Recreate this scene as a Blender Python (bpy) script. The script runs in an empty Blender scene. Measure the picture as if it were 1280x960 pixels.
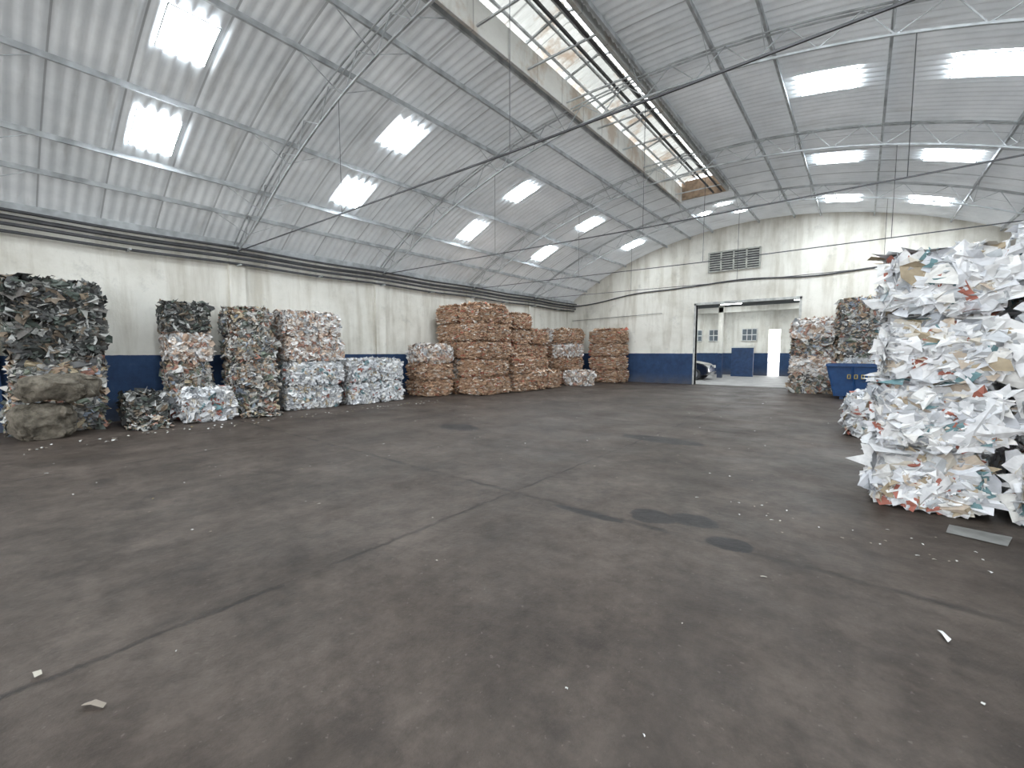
import bpy, bmesh, math, random
import numpy as np
from mathutils import Vector, noise, Matrix
random.seed(7); rng=np.random.default_rng(7)
scene=bpy.context.scene
try:
    scene.view_settings.view_transform='Standard'
    scene.view_settings.exposure=.33
except Exception as e: print(e)

# ------------------------------------------------------------ dimensions (metres)
XL,XR=-12.5,5.5; XC=-3.5; YF=20.8; YB=-9.0
ZS,ZP,R=4.2,6.95,16.1
def arch(x): 
    d=x-XC
    return ZP-(R-math.sqrt(R*R-d*d))
LX0,LX1=-5.2,-3.7; LXM=(LX0+LX1)/2; LY1=16.0
RIBS=[-8.3,-4.1,0.1,4.3,8.5,12.7,16.9]

# ------------------------------------------------------------ material helpers
def newmat(name):
    m=bpy.data.materials.new(name); m.use_nodes=True
    nt=m.node_tree; b=nt.nodes['Principled BSDF']
    return m,nt,b
def N(nt,t,**kw):
    n=nt.nodes.new(t)
    for k,v in kw.items():
        if k.startswith('i_'): n.inputs[k[2:].replace('_',' ')].default_value=v
        else: setattr(n,k,v)
    return n
def ramp(nt,stops,interp='LINEAR'):
    r=nt.nodes.new('ShaderNodeValToRGB'); cr=r.color_ramp; cr.interpolation=interp
    while len(cr.elements)<len(stops): cr.elements.new(0.5)
    for e,(p,c) in zip(cr.elements,stops):
        e.position=p
    for e,(p,c) in zip(cr.elements,stops):
        e.color=(c[0],c[1],c[2],1) if len(c)>=3 else (c[0],)*3+(1,)
    return r
def mix(nt,fac,a,b,mode='MIX'):
    m=nt.nodes.new('ShaderNodeMix'); m.data_type='RGBA'; m.blend_type=mode
    for i,v in ((0,fac),(6,a),(7,b)):
        if hasattr(v,'is_output') : nt.links.new(v,m.inputs[i])
        else: m.inputs[i].default_value= v if i==0 else (*v,1)
    return m.outputs[2]
def math_(nt,op,a,b=None,c=None,clamp=False):
    m=nt.nodes.new('ShaderNodeMath'); m.operation=op; m.use_clamp=clamp
    for i,v in enumerate((a,b,c)):
        if v is None: continue
        if hasattr(v,'is_output'): nt.links.new(v,m.inputs[i])
        else: m.inputs[i].default_value=v
    return m.outputs[0]
def pos(nt,scale=(1,1,1)):
    g=nt.nodes.new('ShaderNodeNewGeometry'); mp=nt.nodes.new('ShaderNodeMapping')
    mp.inputs['Scale'].default_value=scale; nt.links.new(g.outputs['Position'],mp.inputs[0])
    return mp.outputs[0]
def noi(nt,scale,detail=4,rough=.55,vs=(1,1,1)):
    n=N(nt,'ShaderNodeTexNoise',i_Scale=scale,i_Detail=detail,i_Roughness=rough)
    nt.links.new(pos(nt,vs),n.inputs['Vector']); return n.outputs[0]
def bump(nt,b,h,strength=.3,dist=.02):
    bp=N(nt,'ShaderNodeBump',i_Strength=strength,i_Distance=dist)
    nt.links.new(h,bp.inputs['Height']); nt.links.new(bp.outputs[0],b.inputs['Normal'])
def simple(name,col,rough=.6,metal=0,var=.25,scale=6):
    m,nt,b=newmat(name)
    n=noi(nt,scale,2)
    r=ramp(nt,[(.3,[c*(1-var) for c in col]),(.7,[min(1,c*(1+var)) for c in col])])
    nt.links.new(n,r.inputs[0]); nt.links.new(r.outputs[0],b.inputs['Base Color'])
    b.inputs['Roughness'].default_value=rough; b.inputs['Metallic'].default_value=metal
    return m

# wall
def wall_mat():
    m,nt,b=newmat('painted_plaster')
    g=nt.nodes.new('ShaderNodeNewGeometry'); s=nt.nodes.new('ShaderNodeSeparateXYZ')
    nt.links.new(g.outputs['Position'],s.inputs[0])
    cream=ramp(nt,[(.3,(.64,.61,.54)),(.5,(.78,.755,.69)),(.75,(.86,.835,.77))])
    nt.links.new(noi(nt,.9,6,.65),cream.inputs[0])
    drip=ramp(nt,[(.48,(1,1,1)),(.68,(.58,.54,.47))])
    nt.links.new(noi(nt,3,5,.6,(1,1,.12)),drip.inputs[0])
    c1=mix(nt,.55,cream.outputs[0],drip.outputs[0],'MULTIPLY')
    blotch=ramp(nt,[(.56,(0,)),(.70,(1,))]); nt.links.new(noi(nt,1.7,8,.75),blotch.inputs[0])
    c1=mix(nt,math_(nt,'MULTIPLY',blotch.outputs[0],.4),c1,(.32,.31,.28))
    blue=ramp(nt,[(.3,(.012,.030,.08)),(.6,(.022,.058,.14)),(.8,(.07,.10,.17))])
    nt.links.new(noi(nt,2.5,6,.7),blue.inputs[0])
    zz=math_(nt,'ADD',s.outputs[2],math_(nt,'MULTIPLY',noi(nt,6,3),.02))
    f=math_(nt,'LESS_THAN',zz,1.44)
    c=mix(nt,f,c1,blue.outputs[0])
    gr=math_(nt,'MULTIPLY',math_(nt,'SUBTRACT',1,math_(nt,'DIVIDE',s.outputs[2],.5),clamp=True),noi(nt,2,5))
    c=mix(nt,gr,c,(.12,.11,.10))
    nt.links.new(c,b.inputs['Base Color']); b.inputs['Roughness'].default_value=.8
    bump(nt,b,noi(nt,25,4),.25,.02); return m
M_wall=wall_mat()

def roof_mat(name,lo,hi,rust=0.0,transl=0):
    m,nt,b=newmat(name)
    r=ramp(nt,[(.3,lo),(.7,hi)]); nt.links.new(noi(nt,.8,6,.65,(1,.6,1)),r.inputs[0])
    st=ramp(nt,[(.55,(1,1,1)),(.75,(.6,.58,.55))]); nt.links.new(noi(nt,2.2,5,.6,(.35,2,.35)),st.inputs[0])
    c=mix(nt,.6,r.outputs[0],st.outputs[0],'MULTIPLY')
    g=nt.nodes.new('ShaderNodeNewGeometry'); s=nt.nodes.new('ShaderNodeSeparateXYZ'); nt.links.new(g.outputs['Position'],s.inputs[0])
    fr=math_(nt,'FRACT',math_(nt,'DIVIDE',s.outputs[1],.9))
    lap=math_(nt,'LESS_THAN',fr,.03)
    c=mix(nt,math_(nt,'MULTIPLY',lap,.45),c,(.08,.08,.08))
    if rust:
        rr=ramp(nt,[(.52,(0,0,0)),(.64,(1,1,1))]); nt.links.new(noi(nt,1.3,6,.65),rr.inputs[0])
        c=mix(nt,math_(nt,'MULTIPLY',rr.outputs[0],rust),c,(.36,.25,.16))
    nt.links.new(c,b.inputs['Base Color']); b.inputs['Roughness'].default_value=.75
    if transl:
        t=nt.nodes.new('ShaderNodeBsdfTranslucent'); nt.links.new(c,t.inputs[0])
        ms=nt.nodes.new('ShaderNodeMixShader'); ms.inputs[0].default_value=transl
        nt.links.new(b.outputs[0],ms.inputs[1]); nt.links.new(t.outputs[0],ms.inputs[2])
        nt.links.new(ms.outputs[0],nt.nodes['Material Output'].inputs[0])
    return m
M_roof=roof_mat('corrugated_fibre_cement',(.60,.625,.64),(.82,.84,.85),0,.035)  # slight translucency added so the roof underside glows brighter
M_lant=roof_mat('translucent_fibreglass',(.5,.51,.49),(.72,.73,.70),.7,.2)
M_steel=simple('painted_steel',(.46,.48,.49),.55,.1,.3,4)
M_dark=simple('dark_pipe_and_vent_shade',(.07,.07,.075),.6,.2,.3,4)
M_rust=simple('rusty_steel',(.34,.25,.18),.8,.1,.4,5)
M_white=simple('white_paint',(.7,.7,.68),.6,0,.1,5)

def sky_mat():
    m,nt,b=newmat('skylight_polycarbonate')
    r=ramp(nt,[(.3,(.80,.92,1)),(.7,(.95,.98,1))]); nt.links.new(noi(nt,3,2),r.inputs[0])
    b.inputs['Base Color'].default_value=(.8,.85,.9,1)
    nt.links.new(r.outputs[0],b.inputs['Emission Color']); b.inputs['Emission Strength'].default_value=36
    return m
M_sky=sky_mat()

def floor_mat():
    m,nt,b=newmat('worn_concrete_floor')
    g=nt.nodes.new('ShaderNodeNewGeometry'); s=nt.nodes.new('ShaderNodeSeparateXYZ'); nt.links.new(g.outputs['Position'],s.inputs[0])
    X,Y=s.outputs[0],s.outputs[1]
    a=ramp(nt,[(.34,(.036,.027,.0215)),(.5,(.074,.0575,.047)),(.66,(.112,.089,.0745))])
    nt.links.new(noi(nt,.8,10,.72),a.inputs[0])
    f=ramp(nt,[(.38,(.50,.48,.46)),(.58,(1.0,1.0,1.0))]); nt.links.new(noi(nt,6,9,.78),f.inputs[0])
    c=mix(nt,.8,a.outputs[0],f.outputs[0],'MULTIPLY')
    st=ramp(nt,[(.52,(0,0,0)),(.62,(1,1,1))]); nt.links.new(noi(nt,1.6,7,.7,(1,.22,1)),st.inputs[0])
    c=mix(nt,math_(nt,'MULTIPLY',st.outputs[0],.4),c,(.030,.023,.018))
    st=ramp(nt,[(.56,(0,0,0)),(.64,(1,1,1))]); nt.links.new(noi(nt,1.9,8,.72,(.8,1,1)),st.inputs[0])
    c=mix(nt,math_(nt,'MULTIPLY',st.outputs[0],.45),c,(.022,.0165,.014))
    sp=ramp(nt,[(.66,(0,0,0)),(.70,(1,1,1))]); nt.links.new(noi(nt,30,3,.6),sp.inputs[0])
    c=mix(nt,math_(nt,'MULTIPLY',sp.outputs[0],.35),c,(.2,.17,.15))
    w=math_(nt,'MULTIPLY',math_(nt,'SUBTRACT',noi(nt,2.5,7,.7),.5),.2)
    masks=[]
    for comp,p0,per,wd in ((Y,3.55,5.2,.04),(X,-2.84,4.8,.024)):
        d=math_(nt,'ADD',math_(nt,'SUBTRACT',comp,p0-per*20+per*.5),w)
        fr=math_(nt,'SUBTRACT',math_(nt,'MODULO',d,per),per*.5)
        ab=math_(nt,'ABSOLUTE',fr)
        masks.append(math_(nt,'SUBTRACT',1.2,math_(nt,'DIVIDE',ab,wd),clamp=True))
    jm=math_(nt,'MAXIMUM',masks[0],masks[1])
    brk=ramp(nt,[(.40,(.15,)),(.60,(1,))]); nt.links.new(noi(nt,1.7,5),brk.inputs[0])
    jm=math_(nt,'MULTIPLY',jm,brk.outputs[0])
    c=mix(nt,math_(nt,'MULTIPLY',jm,.85),c,(.012,.010,.009))
    sm=None
    wob=math_(nt,'MULTIPLY',math_(nt,'SUBTRACT',noi(nt,4.5,4),.5),1.6)
    for (sx,sy,rx,ry) in ((-1.42,3.80,.20,.17),(-1.10,3.95,.20,.15),(-.74,3.62,.17,.13),(-6.2,6.0,.5,.3),(-2.6,7.3,.7,.25),(-1.9,3.5,.35,.06)):
        e=math_(nt,'ADD',math_(nt,'POWER',math_(nt,'DIVIDE',math_(nt,'SUBTRACT',X,sx),rx),2),math_(nt,'POWER',math_(nt,'DIVIDE',math_(nt,'SUBTRACT',Y,sy),ry),2))
        k=math_(nt,'MULTIPLY',math_(nt,'SUBTRACT',math_(nt,'ADD',1.15,wob),e,clamp=False),4,clamp=True)
        sm=k if sm is None else math_(nt,'MAXIMUM',sm,k)
    c=mix(nt,math_(nt,'MULTIPLY',sm,.85),c,(.009,.008,.009))
    nt.links.new(c,b.inputs['Base Color'])
    rg=ramp(nt,[(.3,(.42,)),(.7,(.70,))]); nt.links.new(noi(nt,1.1,6,.6),rg.inputs[0])
    rr=math_(nt,'SUBTRACT',rg.outputs[0],math_(nt,'MULTIPLY',sm,.05))
    nt.links.new(rr,b.inputs['Roughness']); b.inputs['Specular IOR Level'].default_value=.32
    h=math_(nt,'SUBTRACT',noi(nt,14,8,.7),math_(nt,'MULTIPLY',jm,.8))
    bump(nt,b,h,.5,.02); return m
M_floor=floor_mat()

# ------------------------------------------------------------ mesh helpers
def obj(name,verts,faces,mats,mi=None,parent=None,smooth=False):
    me=bpy.data.meshes.new(name); me.from_pydata([tuple(v) for v in verts],[],[tuple(f) for f in faces])
    for m in (mats if isinstance(mats,(list,tuple)) else [mats]): me.materials.append(m)
    if mi is not None: me.polygons.foreach_set('material_index',list(mi))
    if smooth: me.polygons.foreach_set('use_smooth',[True]*len(me.polygons))
    me.update(); o=bpy.data.objects.new(name,me); scene.collection.objects.link(o)
    if parent: o.parent=parent
    return o
class Acc:
    def __init__(s): s.v=[];s.f=[];s.m=[];s.n=0
    def add(s,v,f,mi=0):
        s.v.extend(v); s.f.extend([tuple(i+s.n for i in q) for q in f]); s.m.extend([mi]*len(f)); s.n+=len(v)
    def box(s,x0,x1,y0,y1,z0,z1,mi=0):
        v=[(x,y,z) for x in (x0,x1) for y in (y0,y1) for z in (z0,z1)]
        s.add(v,[(0,1,3,2),(4,6,7,5),(0,4,5,1),(2,3,7,6),(0,2,6,4),(1,5,7,3)],mi)
    def bar(s,a,b,r,mi=0,n=4):
        a=Vector(a);b=Vector(b);d=(b-a)
        if d.length<1e-5:return
        d.normalize(); u=d.orthogonal().normalized() if abs(d.z)>.99 else d.cross(Vector((0,0,1))).normalized(); w=d.cross(u)
        v=[]
        for p in (a,b):
            for i in range(n):
                t=2*math.pi*(i+.5)/n; v.append(tuple(p+u*math.cos(t)*r+w*math.sin(t)*r))
        f=[(i,(i+1)%n,n+(i+1)%n,n+i) for i in range(n)]+[tuple(range(n))[::-1],tuple(range(n,2*n))]
        s.add(v,f,mi)
    def path(s,pts,r,mi=0,n=4):
        for a,b in zip(pts[:-1],pts[1:]): s.bar(a,b,r,mi,n)
    def obj(s,name,mats,**k): return obj(name,s.v,s.f,mats,s.m,**k)

# ------------------------------------------------------------ shell
a=Acc(); a.box(XL-.25,XR+.25,YB,31.5,-.2,0); a.obj('floor',M_floor)
M_yard=simple('yard_concrete',(.50,.49,.47),.9,0,.15,2)
a=Acc(); a.box(-60,60,-70,90,-.4,-.22); a.obj('ground_yard',M_yard)
for nm,x0,x1 in (('wall_left',XL-.25,XL),('wall_right',XR,XR+.25)):
    a=Acc(); a.box(x0,x1,YB,YF+.2,0,ZS+.05)
    for y in RIBS:
        if nm=='wall_left': a.box(XL-.01,XL+.10,y-.18,y+.18,0,ZS-.2)
        else: a.box(XR-.12,XR+.01,y-.18,y+.18,0,ZS-.2)
    a.obj(nm,M_wall)
def gable(name,y0,y1,gx0,gx1,gz,up=.12):
    xs=sorted(set([XL+(XR-XL)*i/64 for i in range(65)]+[gx0,gx1])); A=Acc()
    for p,q in zip(xs[:-1],xs[1:]):
        mid=(p+q)/2; zb=gz if gx0<mid<gx1 else 0
        v=[(p,y0,zb),(q,y0,zb),(q,y0,arch(q)+up),(p,y0,arch(p)+up),(p,y1,zb),(q,y1,zb),(q,y1,arch(q)+up),(p,y1,arch(p)+up)]
        f=[(0,1,2,3),(5,4,7,6),(3,2,6,7),(1,0,4,5)]
        A.add(v,f)
    for x in (gx0,gx1): A.add([(x,y0,0),(x,y1,0),(x,y1,gz),(x,y0,gz)],[(0,1,2,3)])
    return A.obj(name,M_wall)
GX0,GX1,GZ=-5.95,-2.0,3.62
gable('wall_far',YF,YF+.25,GX0,GX1,GZ)
gable('wall_rear',YB-.25,YB,-11.2,4.2,4.3)  # unseen rear wall, its opening made wide to let in frontal fill light
a=Acc()
a.box(GX0-.08,GX0,YF-.03,YF+.28,0,GZ+.08); a.box(GX1,GX1+.08,YF-.03,YF+.28,0,GZ+.08); a.box(GX0-.08,GX1+.08,YF-.03,YF+.28,GZ,GZ+.1)
a.obj('trim_1',simple('gate_frame_grey',(.45,.45,.43),.6))

# corrugated ceiling
def corr(y0,y1,xs,zf,amp=.024,pitch=.177,seg=6):
    ny=int((y1-y0)/pitch*seg); ys=np.linspace(y0,y1,ny+1)
    V=[];F=[]
    for j,y in enumerate(ys):
        dz=amp*math.sin(2*math.pi*y/pitch)
        for x in xs: V.append((x,y,zf(x)+dz))
    n=len(xs)
    for j in range(ny):
        for i in range(n-1): F.append((j*n+i,(j+1)*n+i,(j+1)*n+i+1,j*n+i+1))
    return V,F
A=Acc()
A.add(*corr(YB,YF+.02,list(np.linspace(XL-.1,LX0,22)),lambda x:arch(x)+.03))
A.add(*corr(YB,YF+.02,list(np.linspace(LX1,XR+.1,24)),lambda x:arch(x)+.03))
A.add(*corr(LY1,YF+.02,list(np.linspace(LX0,LX1,6)),lambda x:arch(x)+.03))
A.obj('ceiling',M_roof,smooth=True)

# ridge lantern (raised vent monitor)
A=Acc(); zt=ZP+.0
hw_=(LX1-LX0)/2
lz=lambda x:zt+.44+.2*(1-abs(x-LXM)/hw_)
for x,s in ((LX0,-1),(LX1,1)):
    A.box(x-.03,x+.03,YB,LY1,arch(x)-.12,zt+.33,1)
A.box(LX0,LX1,LY1-.03,LY1+.03,arch(LX0)-.02,zt+.5,2)
A.add(*corr(YB,LY1,list(np.linspace(LX0-.15,LXM+.14,6)),lz),0)
A.add(*corr(YB,LY1,list(np.linspace(LXM+.24,LX1+.15,5)),lz),0)
y=YB+.5
while y<LY1:
    for x in (LX0,LX1): A.bar((x,y,zt+.1),(x,y,zt+.42),.025,3)
    A.bar((LX0,y,zt+.38),(LXM,y,zt+.58),.025,3); A.bar((LX1,y,zt+.38),(LXM,y,zt+.58),.025,3)
    A.bar((LX0,y,zt-.1),(LX1,y,zt-.1),.022,3)
    y+=1.4
for x in (LX0+.12,LX0+.5,LXM+.06,LXM+.3,LX1-.2): A.bar((x,YB,lz(x)-.06),(x,LY1,lz(x)-.06),.028,3)
for x in (LX1-.18,LXM+.32): A.bar((x,YB,zt-.08),(x,LY1,zt-.08),.03,4)
A.obj('roof_lantern',[M_lant,roof_mat('lantern_curb',(.45,.45,.43),(.68,.68,.65),.6),M_rust,M_steel,M_dark])

# skylights
k=1
def sky(xc,yc,wy,wx):
    global k
    A=Acc(); n=4; V=[]
    xs=[xc-wx/2+wx*i/n for i in range(n+1)]
    for x in xs:
        for yy in (yc-wy/2,yc+wy/2): V.append((x,yy,arch(x)-.005))
    A.add(V,[(2*i,2*i+1,2*i+3,2*i+2) for i in range(n)],0)
    for yy in (yc-wy/2,yc+wy/2):
        A.path([(x,yy,arch(x)-.012) for x in xs],.012,1)
    for x in (xs[0],xs[-1]): A.bar((x,yc-wy/2,arch(x)-.012),(x,yc+wy/2,arch(x)-.012),.012,1)
    A.obj('window_%d'%k,[M_sky,M_steel]); k+=1
for yc in (-6.2,-1.9,2.3,6.25,10.55,14.75,18.7):
    for xc in (-10.2,-8.15,-.75,1.45):
        if yc>18 and xc==-10.2: continue
        if xc<-5: sky(xc,yc,.64,.78)
        else: sky(xc,yc+.1,.74,.92)
sky(-5.0,18.2,.3,.3); sky(-4.2,17.6,.25,.4); sky(-3.9,18.9,.25,.4)

# trusses
A=Acc()
for y in RIBS:
    xs=np.linspace(XL+.05,XR-.05,39); D=.40
    top=[(x,y,arch(x)-.09) for x in xs]
    bot=[]
    for x in xs:
        t=min(1,min(x-XL,XR-x)/1.2); d=(x-XC)/R
        dd=D*(.35+.65*t); bot.append((x-d*dd,y,arch(x)-.09-dd))
    for off in (-.05,.05):
        A.path([(p[0],p[1]+off,p[2]) for p in top],.017)
    A.path(bot,.024)
    for i in range(38):
        a_,b_=(top[i],bot[i+1]) if i%2==0 else (bot[i],top[i+1])
        A.bar(a_,b_,.011)
    zt_=4.02
    A.path([(XL+.1,y,zt_),(XC,y,zt_-.06),(XR-.1,y,zt_)],.014,1)
    for x in (XC-3.9,XC,XC+3.9): A.bar((x,y,zt_-.04),(x,y,arch(x)-.5),.006,1)
pur=[-11.6,-10.85,-9.4,-7.35,-6.3,-5.35,-3.55,-2.3,-1.45,.15,2.15,3.3,4.4]
for x in pur:
    A.box(x-.022,x+.022,YB,YF,arch(x)-.09,arch(x)-.0)
for y in RIBS:
    for x in pur:
        for s in (-1,1):
            if YB<y+s*.7<YF: A.bar((x,y,arch(x)-.45),(x,y+s*.7,arch(x)-.08),.009)
for X_ in (XL+.07,XR-.07): A.box(X_-.06,X_+.06,YB,YF,ZS-.08,ZS+.06)
A.obj('roof_trusses',[M_steel,M_dark])

# pipes on the left wall
A=Acc()
for dx,z,r in ((.16,3.98,.045),(.24,3.84,.035),(.15,3.72,.03),(.3,4.08,.03)):
    pts=[(XL+dx,y,z-.03*math.sin((y-.1)/4.2*math.pi)**2) for y in np.linspace(YB,YF-.05,60)]
    A.path(pts,r,0,6)
for y in RIBS+[r+2.1 for r in RIBS]:
    if y<YF: A.box(XL,XL+.36,y-.02,y+.02,3.66,3.69,1)
A.obj('wall_pipes',[M_dark,M_steel])
A=Acc()
pts=[(x,YF-.04,3.98+.55*min(1,(x-XL)/6)-.06*math.sin((x-XL)*1.3)) for x in np.linspace(XL+.05,XR-.05,40)]
A.path(pts,.03,0,6)
A.bar((XL+.05,YF-.04,3.2),(XL+5,YF-.04,3.35),.012)
A.obj('wall_conduit',[M_dark])

# louvre vent
A=Acc(); vx0,vx1,vz0,vz1=-5.45,-3.45,5.05,5.85; yy=YF-.03
A.box(vx0,vx1,yy,YF+.01,vz0,vz1,1)  # dark backing panel stands in for the shaded hole behind the slats
for i in range(5):
    x=vx0+(vx1-vx0)*i/4; A.box(x-.03,x+.03,yy-.06,yy,vz0-.03,vz1+.03)
A.box(vx0,vx1,yy-.06,yy,vz0-.04,vz0+.02); A.box(vx0,vx1,yy-.06,yy,vz1-.02,vz1+.04)
for j in range(1,8):
    z=vz0+(vz1-vz0)*j/8; A.box(vx0,vx1,yy-.05,yy,z-.018,z+.018)
A.obj('wall_louvre_vent',[simple('louvre',(.42,.42,.38),.7),M_dark])

# ------------------------------------------------------------ annex beyond the gate
AY=31.2; AZ=4.15
A=Acc()
dx0,dx1=-4.55,-3.9
A.box(-16,dx0,AY,AY+.25,0,AZ); A.box(dx1,XR+.25,AY,AY+.25,0,AZ); A.box(dx0,dx1,AY,AY+.25,2.9,AZ)
A.obj('wall_annex_far',M_wall)
A=Acc(); A.box(-16.2,-16,YF+.25,AY,0,AZ); A.box(XL-3.6,XL-.25,YF,YF+.25,0,AZ); A.obj('wall_annex_left',M_wall)
A=Acc(); A.box(XR,XR+.25,YF+.25,AY,0,AZ); A.obj('wall_annex_right',M_wall)
A=Acc(); A.box(-16.3,XL-.25,YF,AY+.25,-.2,0); A.obj('floor_annex',simple('annex_concrete',(.30,.29,.28),.6,0,.2,2))
A=Acc(); A.box(XL-.25,XR+.2,YF+.3,AY-.01,.0,.012); A.obj('floor_annex_screed',simple('annex_screed',(.30,.29,.28),.6,0,.2,2))
A=Acc(); V,F=corr(YF+.25,AY,list(np.linspace(-16.2,XR+.25,4)),lambda x:AZ+.02); A.add(V,F)
A.obj('ceiling_annex',roof_mat('annex_roof_sheet',(.10,.105,.11),(.18,.19,.19)))
A=Acc()
for x in (-12,-9,-5.6,-2.2,1.5): 
    A.box(x-.5,x+.5,25.2,26.0,AZ-.07,AZ-.03,0); A.box(x-.5,x+.5,29,29.8,AZ-.07,AZ-.03,0)
    A.box(x-.5,x+.5,22,22.8,AZ-.07,AZ-.03,0)
m_asky,nt,b=newmat('annex_skylight_sheet'); b.inputs['Emission Color'].default_value=(.9,.97,1,1); b.inputs['Emission Strength'].default_value=16
A.obj('window_annex_skylights',[m_asky])
A=Acc()
for x in (-8.9,-7.6,-5.6):
    A.box(x-.42,x+.42,AY-.04,AY+.01,2.25,2.95,1)
    for i in range(4): A.box(x-.44+.28*i,x-.40+.28*i,AY-.07,AY-.03,2.2,3.0,0)
    for z in (2.2,2.57,2.95): A.box(x-.44,x+.44,AY-.07,AY-.03,z,z+.05,0)
A.obj('window_annex_panes',[M_white,simple('window_glass_dark',(.12,.14,.16),.2)])
A=Acc()
for x in (-6.35,): 
    A.box(x-.12,x+.12,27,27.24,0,AZ)
A.box(-16,XR,27,27.15,AZ-.4,AZ-.1); 
A.obj('annex_column',[M_wall])
A=Acc()
A.box(-6.2,-5.0,29.2,29.35,0,1.75,0); A.box(-6.25,-4.95,29.15,29.4,1.75,1.83,1)
A.obj('annex_partition',[simple('blue_partition_paint',(.02,.055,.14),.5),M_white])

# car (dark hatchback), nose toward +x
def car():
    root=bpy.data.objects.new('car',None); scene.collection.objects.link(root)
    L=3.9;W=1.66
    prof=[(0,.35),(.02,.7),(.12,.95),(.5,1.38),(.9,1.47),(2.0,1.46),(2.35,1.38),(2.95,.98),(3.6,.85),(3.85,.68),(3.9,.4),(3.75,.24),(3.5,.22),
          (3.44,.45),(3.2,.6),(2.96,.45),(2.9,.22),(1.05,.22),(.99,.45),(.75,.6),(.51,.45),(.45,.22),(.15,.24)]
    V=[];n=len(prof)
    def hw(z,side): 
        t=max(0,(z-.9)/.6); return W/2-.22*t
    for layer,(ins) in enumerate((0,1)):
        for x,z in prof: V.append((x,-hw(z,0) if layer==0 else hw(z,0),z))
    F=[tuple(range(n)),tuple(range(2*n-1,n-1,-1))]+[(i,i+n,(i+1)%n+n,(i+1)%n) for i in range(n)]
    paint,nt,b=newmat('car_paint'); b.inputs['Base Color'].default_value=(.012,.016,.03,1); b.inputs['Roughness'].default_value=.15; b.inputs['Coat Weight'].default_value=1
    body=obj('body',V,F,paint,parent=root)
    bv=body.modifiers.new('b','BEVEL'); bv.width=.05; bv.segments=3; bv.limit_method='ANGLE'; bv.angle_limit=.5
    gm,nt,b=newmat('car_glass'); b.inputs['Base Color'].default_value=(.05,.07,.09,1); b.inputs['Roughness'].default_value=.05
    G=Acc()
    for s in (-1,1):
        for quad in ([(.42,1.0),(1.35,1.0),(1.35,1.38),(.68,1.37)],[(1.43,1.0),(2.75,1.0),(2.3,1.33),(1.43,1.38)]):
            G.add([(x,s*(hw(z,0)+.012),z) for x,z in quad],[(0,1,2,3)])
    G.add([(2.44,-.6,1.345),(2.44,.6,1.345),(2.9,.68,1.03),(2.9,-.68,1.03)],[(0,1,2,3)])
    G.add([(.13,-.66,1.0),(.13,.66,1.0),(.45,.6,1.35),(.45,-.6,1.35)],[(0,1,2,3)])
    G.obj('windows',[gm],parent=root)
    T=Acc()
    for x in (.75,3.2):
        for s in (-1,1):
            T.bar((x,s*.62,.30),(x,s*.84,.30),.30,0,24); T.bar((x,s*.80,.30),(x,s*.855,.30),.18,1,16)
    T.obj('wheels',[M_dark,simple('hubcap',(.5,.5,.52),.3,.7)],parent=root)
    H=Acc()
    for s in (-1,1):
        H.box(3.66,3.87,s*.6-.14,s*.6+.14,.62,.76); H.box(-.01,.08,s*.66-.1,s*.66+.1,.7,.9,1); H.box(2.55,2.72,s*.93-.1,s*.93+.1,.98,1.1,2)
    H.obj('lights',[M_white,simple('tail_lamp',(.4,.02,.02),.3),M_dark],parent=root)
    root.location=(-10.1,25.0,0.012)
car()

# ------------------------------------------------------------ bales
PAL={
 'white':[(.76,.77,.79),(.84,.84,.84),(.62,.64,.67),(.78,.79,.82),(.48,.49,.52),(.82,.82,.81),(.72,.73,.74),(.80,.79,.76),(.38,.40,.43),(.76,.77,.79),(.56,.47,.38),(.83,.83,.84),(.68,.70,.74),(.64,.59,.51),(.82,.82,.83),(.56,.58,.60),(.76,.74,.71),(.74,.75,.77),(.81,.81,.81),(.44,.46,.48),(.79,.80,.82),(.66,.67,.69),(.76,.76,.76),(.84,.84,.84),(.44,.36,.25),(.76,.77,.78),(.16,.28,.30),(.8,.8,.81),(.40,.14,.10),(.7,.71,.74)],
 'card':[(.47,.29,.18),(.55,.36,.24),(.42,.26,.16),(.62,.44,.31),(.49,.31,.19),(.34,.20,.13),(.67,.51,.38),(.52,.34,.22),(.45,.28,.17),(.72,.64,.56),(.51,.33,.21),(.57,.39,.27),(.50,.30,.19),(.44,.27,.17),(.76,.71,.65),(.38,.23,.15),(.52,.35,.23),(.45,.14,.09),(.58,.40,.27)],
 'mixed':[(.34,.33,.31),(.58,.57,.54),(.12,.12,.12),(.34,.25,.18),(.68,.67,.65),(.16,.18,.16),(.44,.36,.28),(.20,.20,.20),(.20,.23,.18),(.46,.45,.43),(.30,.21,.14),(.09,.09,.09),(.26,.30,.36),(.62,.59,.54),(.38,.20,.15),(.26,.26,.24),(.46,.38,.26),(.54,.53,.51),(.40,.30,.22)],
 'dark':[(.05,.052,.052),(.09,.095,.09),(.15,.155,.15),(.04,.044,.04),(.30,.30,.28),(.08,.10,.085),(.12,.11,.10),(.42,.42,.40),(.06,.06,.06),(.20,.16,.12),(.04,.04,.04),(.13,.15,.13),(.22,.17,.12),(.5,.5,.49)],
 'pack':[(.76,.73,.71),(.56,.43,.34),(.70,.66,.63),(.50,.36,.27),(.79,.77,.75),(.60,.46,.36),(.75,.73,.71),(.44,.26,.20),(.64,.55,.47),(.73,.70,.68),(.48,.35,.27),(.79,.77,.76),(.40,.42,.44),(.70,.65,.60)],
}
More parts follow.
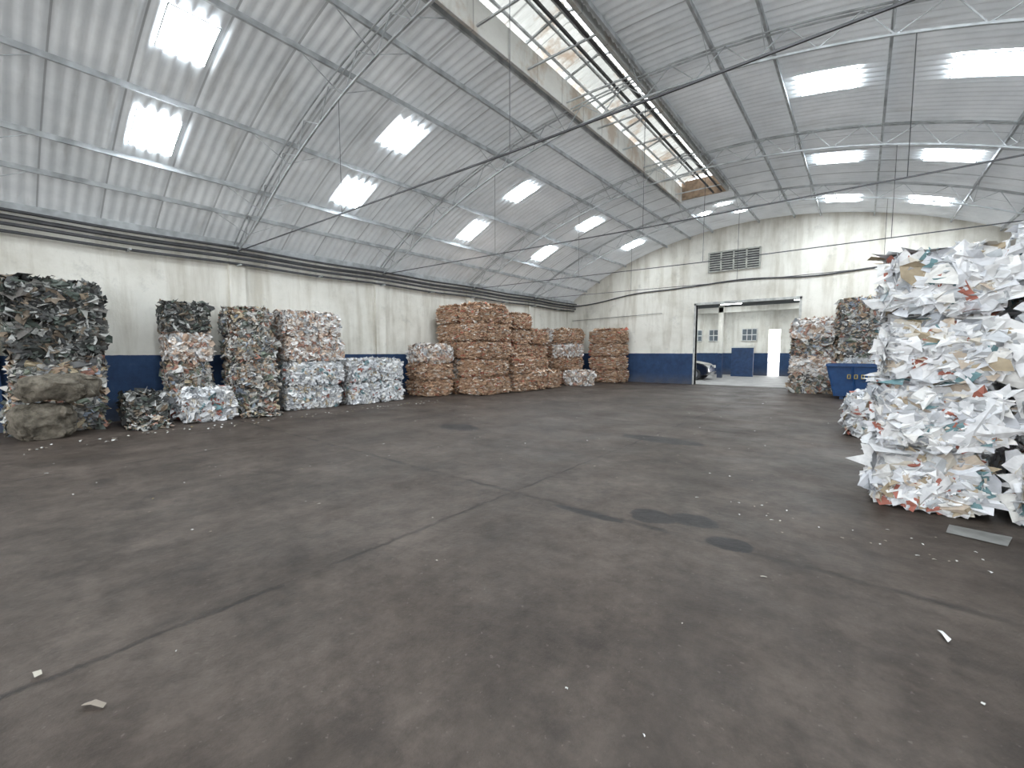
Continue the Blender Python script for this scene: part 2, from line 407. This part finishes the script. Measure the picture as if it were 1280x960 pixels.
def pal_mats(key):
    cols=PAL[key]; n=len(cols); st=[(i/n,c) for i,c in enumerate(cols)]
    m,nt,b=newmat(key+'_scrap')
    g=nt.nodes.new('ShaderNodeNewGeometry'); r=ramp(nt,st,'CONSTANT'); nt.links.new(g.outputs['Random Per Island'],r.inputs[0])
    d=ramp(nt,[(.3,(.72,.72,.72)),(.6,(1,1,1))]); nt.links.new(noi(nt,14,2),d.inputs[0])
    nt.links.new(mix(nt,.8,r.outputs[0],d.outputs[0],'MULTIPLY'),b.inputs['Base Color']); b.inputs['Roughness'].default_value=.7
    m2,nt,b=newmat(key+'_core_shaded')
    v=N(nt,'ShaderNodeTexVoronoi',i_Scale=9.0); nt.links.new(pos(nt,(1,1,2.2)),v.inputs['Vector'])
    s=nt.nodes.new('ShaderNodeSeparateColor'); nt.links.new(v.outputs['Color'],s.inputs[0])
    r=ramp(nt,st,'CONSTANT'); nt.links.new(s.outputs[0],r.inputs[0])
    c=mix(nt,.45 if key=='white' else .5,r.outputs[0],(.03,.028,.025))  # same scrap palette darkened: shade of the gaps between flakes put into the colour
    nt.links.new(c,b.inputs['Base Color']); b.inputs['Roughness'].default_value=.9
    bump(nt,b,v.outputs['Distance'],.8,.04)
    return m,m2
MATS=[];IDX={}
for kk in PAL:
    IDX[kk]=len(MATS); MATS+=list(pal_mats(kk))
M_wire=simple('baling_wire',(.10,.09,.085),.5,.5); MATS.append(M_wire); WIRE=len(MATS)-1

class BaleAcc:
    def __init__(s): s.V=[];s.F=[];s.M=[];s.n=0
    def add(s,V,F,mi):
        V=np.asarray(V,float).reshape(-1,3); F=np.asarray(F,int).reshape(-1,4)
        s.V.append(V); s.F.append(F+s.n); s.M.append(np.full(len(F),mi)); s.n+=len(V)
    def obj(s,name,xmin=-12.38,ylim=None,xlim=None):
        V=np.vstack(s.V);F=np.vstack(s.F);M=np.concatenate(s.M)
        used=sorted(set(M.tolist())); mp={u:i for i,u in enumerate(used)}
        V[:,2]=np.maximum(V[:,2],.002); V[:,0]=np.maximum(V[:,0],xmin)
        if ylim: V[:,1]=np.clip(V[:,1],ylim[0],ylim[1])
        if xlim: V[:,0]=np.clip(V[:,0],xlim[0],xlim[1])
        return obj(name,V.tolist(),F.tolist(),[MATS[u] for u in used],[mp[x] for x in M.tolist()])
def flakes(B,C,n,u,v,L,Wd,th,tilt,ja,mi):
    cnt=len(C)
    T=np.cos(th)[:,None]*u+np.sin(th)[:,None]*v; S=-np.sin(th)[:,None]*u+np.cos(th)[:,None]*v
    tl=rng.normal(0,tilt,(cnt,2))
    T=T+n*tl[:,:1]; S=S+n*tl[:,1:]
    T/=np.linalg.norm(T,axis=1)[:,None]; S/=np.linalg.norm(S,axis=1)[:,None]
    V=np.empty((cnt,9,3))
    for a_ in range(3):
        for b_ in range(3):
            jit=rng.normal(0,ja,(cnt,1))*np.minimum(L,Wd*2)[:,None]
            uu=(a_-1)*(1+rng.normal(0,.22,cnt)); vv=(b_-1)*(1+rng.normal(0,.22,cnt))
            V[:,a_*3+b_]=C+T*(uu*L/2)[:,None]+S*(vv*Wd/2)[:,None]+n*jit
    q=np.array([(0,1,4,3),(1,2,5,4),(3,4,7,6),(4,5,8,7)])
    B.add(V,(np.arange(cnt)*9)[:,None,None]+q[None],mi)
DIRS={'x+':((1,0,0),(0,1,0),(0,0,1)),'x-':((-1,0,0),(0,1,0),(0,0,1)),'y-':((0,-1,0),(1,0,0),(0,0,1)),'y+':((0,1,0),(1,0,0),(0,0,1)),'z+':((0,0,1),(1,0,0),(0,1,0)),'z-':((0,0,-1),(1,0,0),(0,1,0))}
def bale(B,c,size,key,dens,big=1.0,vis=('x+','y-','z+'),lump=.035,sheet=0):
    c=np.array(c,float); h=np.array(size,float)/2; base=IDX[key]
    seed=Vector((random.random()*50,random.random()*50,random.random()*50))
    G_=.20 if sheet else .075
    def surf(P):
        P=np.atleast_2d(P); out=np.empty_like(P)
        for i,p in enumerate(P):
            x,y,z=p
            g=G_*abs(z)**6*(.6 if sheet else 1)
            gy=G_*abs(z)**7*(.55 if sheet else 1)
            s=np.array([1-.05*(y*y*z*z)-g,1-.05*(x*x*z*z)-gy,1-.04*(x*x*y*y)])
            q=p*h*s
            nv=noise.noise_vector(Vector(q*2.6)+seed)*lump+noise.noise_vector(Vector(q*8)+seed)*lump*.4
            out[i]=q+np.array([nv.x*.9,nv.y*.9,nv.z*.4])
        return out+c
    for d,(n,u,v) in DIRS.items():
        n,u,v=map(lambda t:np.array(t,float),(n,u,v))
        nu=max(3,int(2*abs(u@h)/.1)) if d in vis else 3; nv_=max(3,int(2*abs(v@h)/.06)) if d in vis else 3
        g=[(n+u*(-1+2*i/nu)+v*(-1+2*j/nv_)) for j in range(nv_+1) for i in range(nu+1)]
        F=[(j*(nu+1)+i,j*(nu+1)+i+1,(j+1)*(nu+1)+i+1,(j+1)*(nu+1)+i) for j in range(nv_) for i in range(nu)]
        B.add(surf(np.array(g)),F,base+1)
        if d=='z-': continue
        area=4*abs(u@h)*abs(v@h)
        passes=[(dens,big,0)]
        if sheet: passes=[(sheet,big*2.0,1),(dens,big,2)]
        for dn,bg_,kind in passes:
            cnt=int(area*dn*(1 if d in vis else .15))
            if cnt<1: continue
            horiz=d!='z+'
            ab=rng.uniform(-1,1,(cnt,2)); ab[:,0]*=.97
            if horiz: ab[:,1]*=(.90,.66,.86)[kind]
            P=n+ab[:,:1]*u+ab[:,1:]*v
            C=surf(P)+n*(rng.uniform(.0,.028*big,(cnt,1)) if kind==0 else rng.uniform(.0,.02,(cnt,1)))
            flat=key=='card'
            th=rng.normal(0,.18 if flat and horiz else ((.9,.45,.8)[kind] if horiz else 1.5),cnt)
            L=rng.uniform(.05,.17,cnt)*bg_*(1.15 if flat else 1); Wd=L*rng.uniform(.35,.9,cnt) if not(flat and horiz) else rng.uniform(.015,.06,cnt)
            if kind==1 and horiz: Wd=L*rng.uniform(.25,.6,cnt)
            if key in('dark','mixed') : Wd=L*rng.uniform(.2,.7,cnt)
            flakes(B,C,n,u,v,L,Wd,th,(.30,.10,.2)[kind],(.16,.06,.13)[kind],base)
    long_x=h[0]>=h[1]
    for t in (-.55,0,.55):
        for d in vis:
            n,u,v=[np.array(w,float) for w in DIRS[d]]
            al=np.array((1,0,0.)) if long_x else np.array((0,1,0.))
            if abs(n@al)>.5: continue
            run=np.array((0,0,1.)) if d!='z+' else (np.array((0,1,0.)) if long_x else np.array((1,0,0.)))
            K=5; pts=surf(np.array([n+al*t+run*(-1+2*i/K) for i in range(K+1)]))+n*.035
            w=.004
            for i in range(K):
                p,q_=pts[i],pts[i+1]
                B.add([p-al*w,p+al*w,q_+al*w,q_-al*w],[(0,1,2,3)],WIRE)
                B.add([p+n*w,p-n*w,q_-n*w,q_+n*w],[(0,1,2,3)],WIRE)
Z3=np.array((0,0,1.));U3=np.array((1.,0,0));W3=np.array((0,1,0.))
def spill(B,key,cx,cy,rx,ry,hh,cnt):
    r=np.sqrt(rng.uniform(0,1,cnt)); t=rng.uniform(0,2*math.pi,cnt)
    C=np.stack([cx+rx*r*np.cos(t),cy+ry*r*np.sin(t),hh*(1-r**1.5)*rng.uniform(.3,1,cnt)+.015],1)
    L=rng.uniform(.05,.17,cnt); flakes(B,C,Z3,U3,W3,L,L*rng.uniform(.2,.7,cnt),rng.uniform(0,6.3,cnt),.35,.15,IDX[key])
def stack(name,x0,x1,y0,y1,nx,ny,hts,keys,dens=260,big=1.0,vis=('x+','y-','z+'),jit=.035,lump=.035,z0=0,sheet=0,spills=(),ylim=None,xlim=None):
    B=BaleAcc(); dx=(x1-x0)/nx; dy=(y1-y0)/ny
    for ix in range(nx):
        for iy in range(ny):
            lh=hts[0]; nl=hts[1](ix,iy) if callable(hts[1]) else hts[1]
            for l in range(nl):
                key=keys(ix,iy,l) if callable(keys) else keys
                j=[random.uniform(-jit,jit) for _ in range(2)]
                if nx>1: j[0]*=.6
                if ny>1: j[1]*=.6
                s=random.uniform(.93,1.0)
                bale(B,(x0+dx*(ix+.5)+j[0],y0+dy*(iy+.5)+j[1],z0+lh*(l+.5)),(dx*s-.03,dy*s-.03,lh*.98),key,dens,big,vis,lump,sheet)
    for sp in spills: spill(B,*sp)
    return B.obj(name,ylim=ylim,xlim=xlim)
# left wall, near to far
stack('mixed_scrap_bale_stack',-12.2,-11.45,.36,1.62,1,1,(.69,4),lambda i,j,l:'mixed' if l<2 else 'dark',380,1.6,lump=.08,jit=.06,ylim=(.2,1.72),xlim=(-12.38,-11.33))
stack('loose_scrap_bale',-12.0,-11.15,1.88,2.44,1,1,(.62,1),'dark',420,1.5,lump=.06,jit=.02,ylim=(1.76,2.5),
      spills=(('mixed',-11.0,2.13,.38,.36,.26,300),('dark',-10.9,2.1,.36,.34,.16,120)))
stack('mixed_scrap_bale_stack',-12.2,-11.7,2.62,3.46,1,1,(.64,4),lambda i,j,l:['white','mixed','pack','dark'][l],420,1.3,lump=.05,jit=.03,ylim=(2.55,3.6),xlim=(-12.38,-11.56))
stack('white_paper_bale_stack',-11.42,-10.82,2.66,3.62,1,1,(.67,1),'white',420,1.2,lump=.06,jit=.02,ylim=(2.55,3.66),xlim=(-11.52,-10.4))
stack('mixed_scrap_bale_stack',-12.2,-11.2,3.78,4.66,1,1,(.63,4),lambda i,j,l:['mixed','mixed','mixed','mixed'][l],420,1.3,lump=.06,jit=.04,ylim=(3.68,4.78),
      spills=(('mixed',-10.95,4.2,.38,.42,.26,260),))
stack('white_paper_bale_stack',-12.2,-11.15,4.9,6.4,1,1,(.63,4),lambda i,j,l:'white' if l<2 else 'pack',430,1.0,ylim=(4.82,6.5))
stack('white_paper_bale_stack',-12.2,-11.05,6.6,8.4,1,2,(.63,2),'white',430,1.0,ylim=(6.53,8.6))
stack('cardboard_bale_stack',-12.2,-11.0,9.3,10.5,1,1,(.57,3),lambda i,j,l:'pack' if l==2 else 'card',420,1.1)
stack('cardboard_bale_stack',-12.2,-10.0,10.7,12.3,2,1,(.625,lambda i,j:5),lambda i,j,l:'pack' if random.random()<.1 else 'card',450,1.1)
stack('cardboard_bale_stack',-12.2,-11.05,12.5,16.4,1,3,(.61,lambda i,j:[5,5,4][j]),'card',330,1.2)
stack('cardboard_bale_stack',-10.85,-9.8,12.5,15.6,1,3,(.68,lambda i,j:[2,1,1][j]),'card',330,1.2)
stack('cardboard_bale_stack',-12.2,-10.55,17.1,18.8,2,1,(.63,4),lambda i,j,l:'card' if random.random()<.7 else 'pack',300,1.3)
stack('cardboard_bale_stack',-10.35,-9.35,16.5,17.6,1,1,(.62,1),'pack',300,1.3)
stack('cardboard_bale_stack',-10.6,-9.0,19.2,20.6,1,1,(.64,4),'card',300,1.3)
# right side
stack('mixed_scrap_bale_stack',-2.0,4.6,18.9,20.5,5,1,(.66,lambda i,j:[4,5,5,5,5][i]),lambda i,j,l:['mixed','pack','mixed','white'][random.randrange(4)],280,1.6,vis=('x-','y-','z+'),lump=.07,jit=.06)
stack('white_paper_bale_stack',-.12,1.9,9.6,10.9,2,1,(.7,lambda i,j:[1,2][i]),'white',400,1.3,vis=('x-','y-','z+'),lump=.07)
stack('white_paper_bale_stack',.3,2.6,11.3,12.5,2,1,(.7,2),'white',300,1.2,vis=('x-','y-','z+'),lump=.06)
stack('white_paper_bale_stack',.14,.98,5.4,6.7,1,1,(.605,4),'white',480,1.1,vis=('x-','y-','z+'),lump=.06,jit=.04,sheet=210)
stack('white_paper_bale_stack',1.08,3.6,5.45,6.75,2,1,(.665,4),'white',480,1.1,vis=('x-','y-','z+'),lump=.06,jit=.04,sheet=210)

# burlap sacks
def sack_mat():
    m,nt,b=newmat('burlap')
    r=ramp(nt,[(.35,(.07,.06,.045)),(.65,(.25,.22,.175))]); nt.links.new(noi(nt,5,6,.65),r.inputs[0]); nt.links.new(r.outputs[0],b.inputs['Base Color'])
    b.inputs['Roughness'].default_value=.95; bump(nt,b,noi(nt,16,5,.7),1,.05); return m
M_sack=sack_mat()
def sack(c,h,tie):
    V=[];F=[];nu,nv=64,36
    for j in range(nv+1):
        ph=-math.pi/2+math.pi*j/nv
        for i in range(nu):
            th=2*math.pi*i/nu
            sp=lambda t,e:math.copysign(abs(t)**e,t)
            x=sp(math.cos(ph),.5)*sp(math.cos(th),.55); y=sp(math.cos(ph),.5)*sp(math.sin(th),.55); z=sp(math.sin(ph),.7)
            p=Vector((x*h[0],y*h[1],z*h[2]))
            fold=1+.09*math.sin(th*11+z*4)*(.3+abs(z))
            nvv=noise.noise_vector(p*3.5+Vector(c)*3)*.09+noise.noise_vector(p*9+Vector(c))*.045+noise.noise_vector(p*22+Vector(c))*.015
            p=Vector((p.x*fold,p.y*fold,p.z))+nvv
            V.append((c[0]+p.x,c[1]+p.y,max(c[2]+p.z,.003 if c[2]<.5 else 0)))
    for j in range(nv):
        for i in range(nu): F.append((j*nu+i,j*nu+(i+1)%nu,(j+1)*nu+(i+1)%nu,(j+1)*nu+i))
    obj('burlap_sack',V,F,M_sack,smooth=True)
sack((-10.98,.70,.31),(.26,.38,.31),1)
sack((-10.97,.92,.88),(.28,.5,.20),1)

# blue waste skip
M_blue,nt,b=newmat('blue_skip_paint')
r=ramp(nt,[(.35,(.01,.045,.14)),(.7,(.02,.08,.22))]); nt.links.new(noi(nt,4,6,.7),r.inputs[0]); nt.links.new(r.outputs[0],b.inputs['Base Color']); b.inputs['Roughness'].default_value=.5
A=Acc()
x0,x1,y0,y1,h_=-.72,1.6,17.2,18.5,1.08
tp=[(x0-.1,y0-.12,h_),(x1+.1,y0-.12,h_),(x1+.1,y1,h_),(x0-.1,y1,h_)]; bt=[(x0+.12,y0,.1),(x1-.12,y0,.1),(x1-.12,y1,.1),(x0+.12,y1,.1)]
for i in range(4):
    j=(i+1)%4; A.add([bt[i],bt[j],tp[j],tp[i]],[(0,1,2,3)])
    A.bar(tp[i],tp[j],.05)
    A.bar(bt[i],tp[i],.03)
A.add(bt,[(0,1,2,3)])
for f in (.25,.5,.75): A.bar([bt[0][k_]*(1-f)+bt[1][k_]*f for k_ in range(3)],[tp[0][k_]*(1-f)+tp[1][k_]*f for k_ in range(3)],.035)
for xx in (x0+.3,x1-.3): A.box(xx-.05,xx+.05,y0+.05,y1-.05,0,.1)
for i in range(4):
    X_=x0+.42+i*.17; yb=y0-.085
    A.box(X_,X_+.02,yb-.02,yb,.66,.80,1); A.box(X_,X_+.09,yb-.02,yb,.78,.80,1); A.box(X_+.07,X_+.09,yb-.02,yb,.66,.80,1)
    A.box(X_,X_+.09,yb-.02,yb,.66,.68,1)
A.obj('waste_skip',[M_blue,simple('lettering_yellow',(.5,.38,.1))])

# ------------------------------------------------------------ litter
def litter():
    V=[];F=[];n=0
    def piece(x,y,L,W,th,hz):
        nonlocal n
        c,s=math.cos(th),math.sin(th)
        for a_ in range(3):
            for b_ in range(2):
                u=(a_-1)*L/2*random.uniform(.8,1.1); v=(b_-.5)*W*random.uniform(.7,1.2)
                V.append((x+u*c-v*s,y+u*s+v*c,.004+(hz*random.random() if a_!=1 else hz)))
        F.extend([(n,n+2,n+3,n+1),(n+2,n+4,n+5,n+3)]); n+=6
    for _ in range(230):
        x=random.uniform(-9.9,2.0); y=random.uniform(.3,16.2)
        if x>-.4 and y>4.6: continue
        if x<-9.0 and y>9: continue
        L=random.choice([.01,.015,.02,.025,.03])*random.uniform(.6,1.3)*(1+y*.05)
        piece(x,y,L,L*random.uniform(.3,.8),random.uniform(0,6.3),.006)
    for _ in range(30):
        x=random.gauss(.1,.6); y=random.uniform(4.2,4.8); piece(x,y,random.uniform(.012,.035),.014,random.uniform(0,6.3),.006)
    for _ in range(110):
        piece(random.uniform(-10.3,-9.7),random.uniform(.4,9),random.uniform(.03,.07),.03,random.uniform(0,6.3),.02)
    piece(-2.46,.23,.10,.025,.7,.02); piece(.41,3.11,.10,.02,1.9,.02); piece(-2.9,.1,.04,.03,0,.02)
    m,nt,b=newmat('paper_scraps'); g=nt.nodes.new('ShaderNodeNewGeometry')
    r=ramp(nt,[(0,(.5,.5,.48)),(.35,(.7,.7,.7)),(.55,(.25,.21,.17)),(.85,(.45,.42,.36)),(.95,(.4,.32,.12))],'CONSTANT')
    nt.links.new(g.outputs['Random Per Island'],r.inputs[0]); nt.links.new(r.outputs[0],b.inputs['Base Color'])
    obj('paper_litter',V,F,m)
litter()
A=Acc(); A.add([(.62,4.98,.006),(.95,4.91,.006),(1.02,5.16,.012),(.66,5.18,.02)],[(0,1,2,3)]); A.obj('cardboard_sheet',simple('grey_board',(.22,.22,.21),.8))

# ------------------------------------------------------------ world + camera
w=bpy.data.worlds.new('World'); scene.world=w; w.use_nodes=True
nt=w.node_tree; bg=nt.nodes['Background']; bg.inputs[0].default_value=(.96,.98,1,1); bg.inputs[1].default_value=4.7
cam=bpy.data.cameras.new('camera'); co=bpy.data.objects.new('camera',cam); scene.collection.objects.link(co)
cam.sensor_width=36; cam.lens=540/1280*36; cam.clip_end=300; cam.clip_start=.05
co.location=(0,0,1.5); co.rotation_euler=(math.radians(90-4.24),0,math.radians(38.85))
scene.camera=co
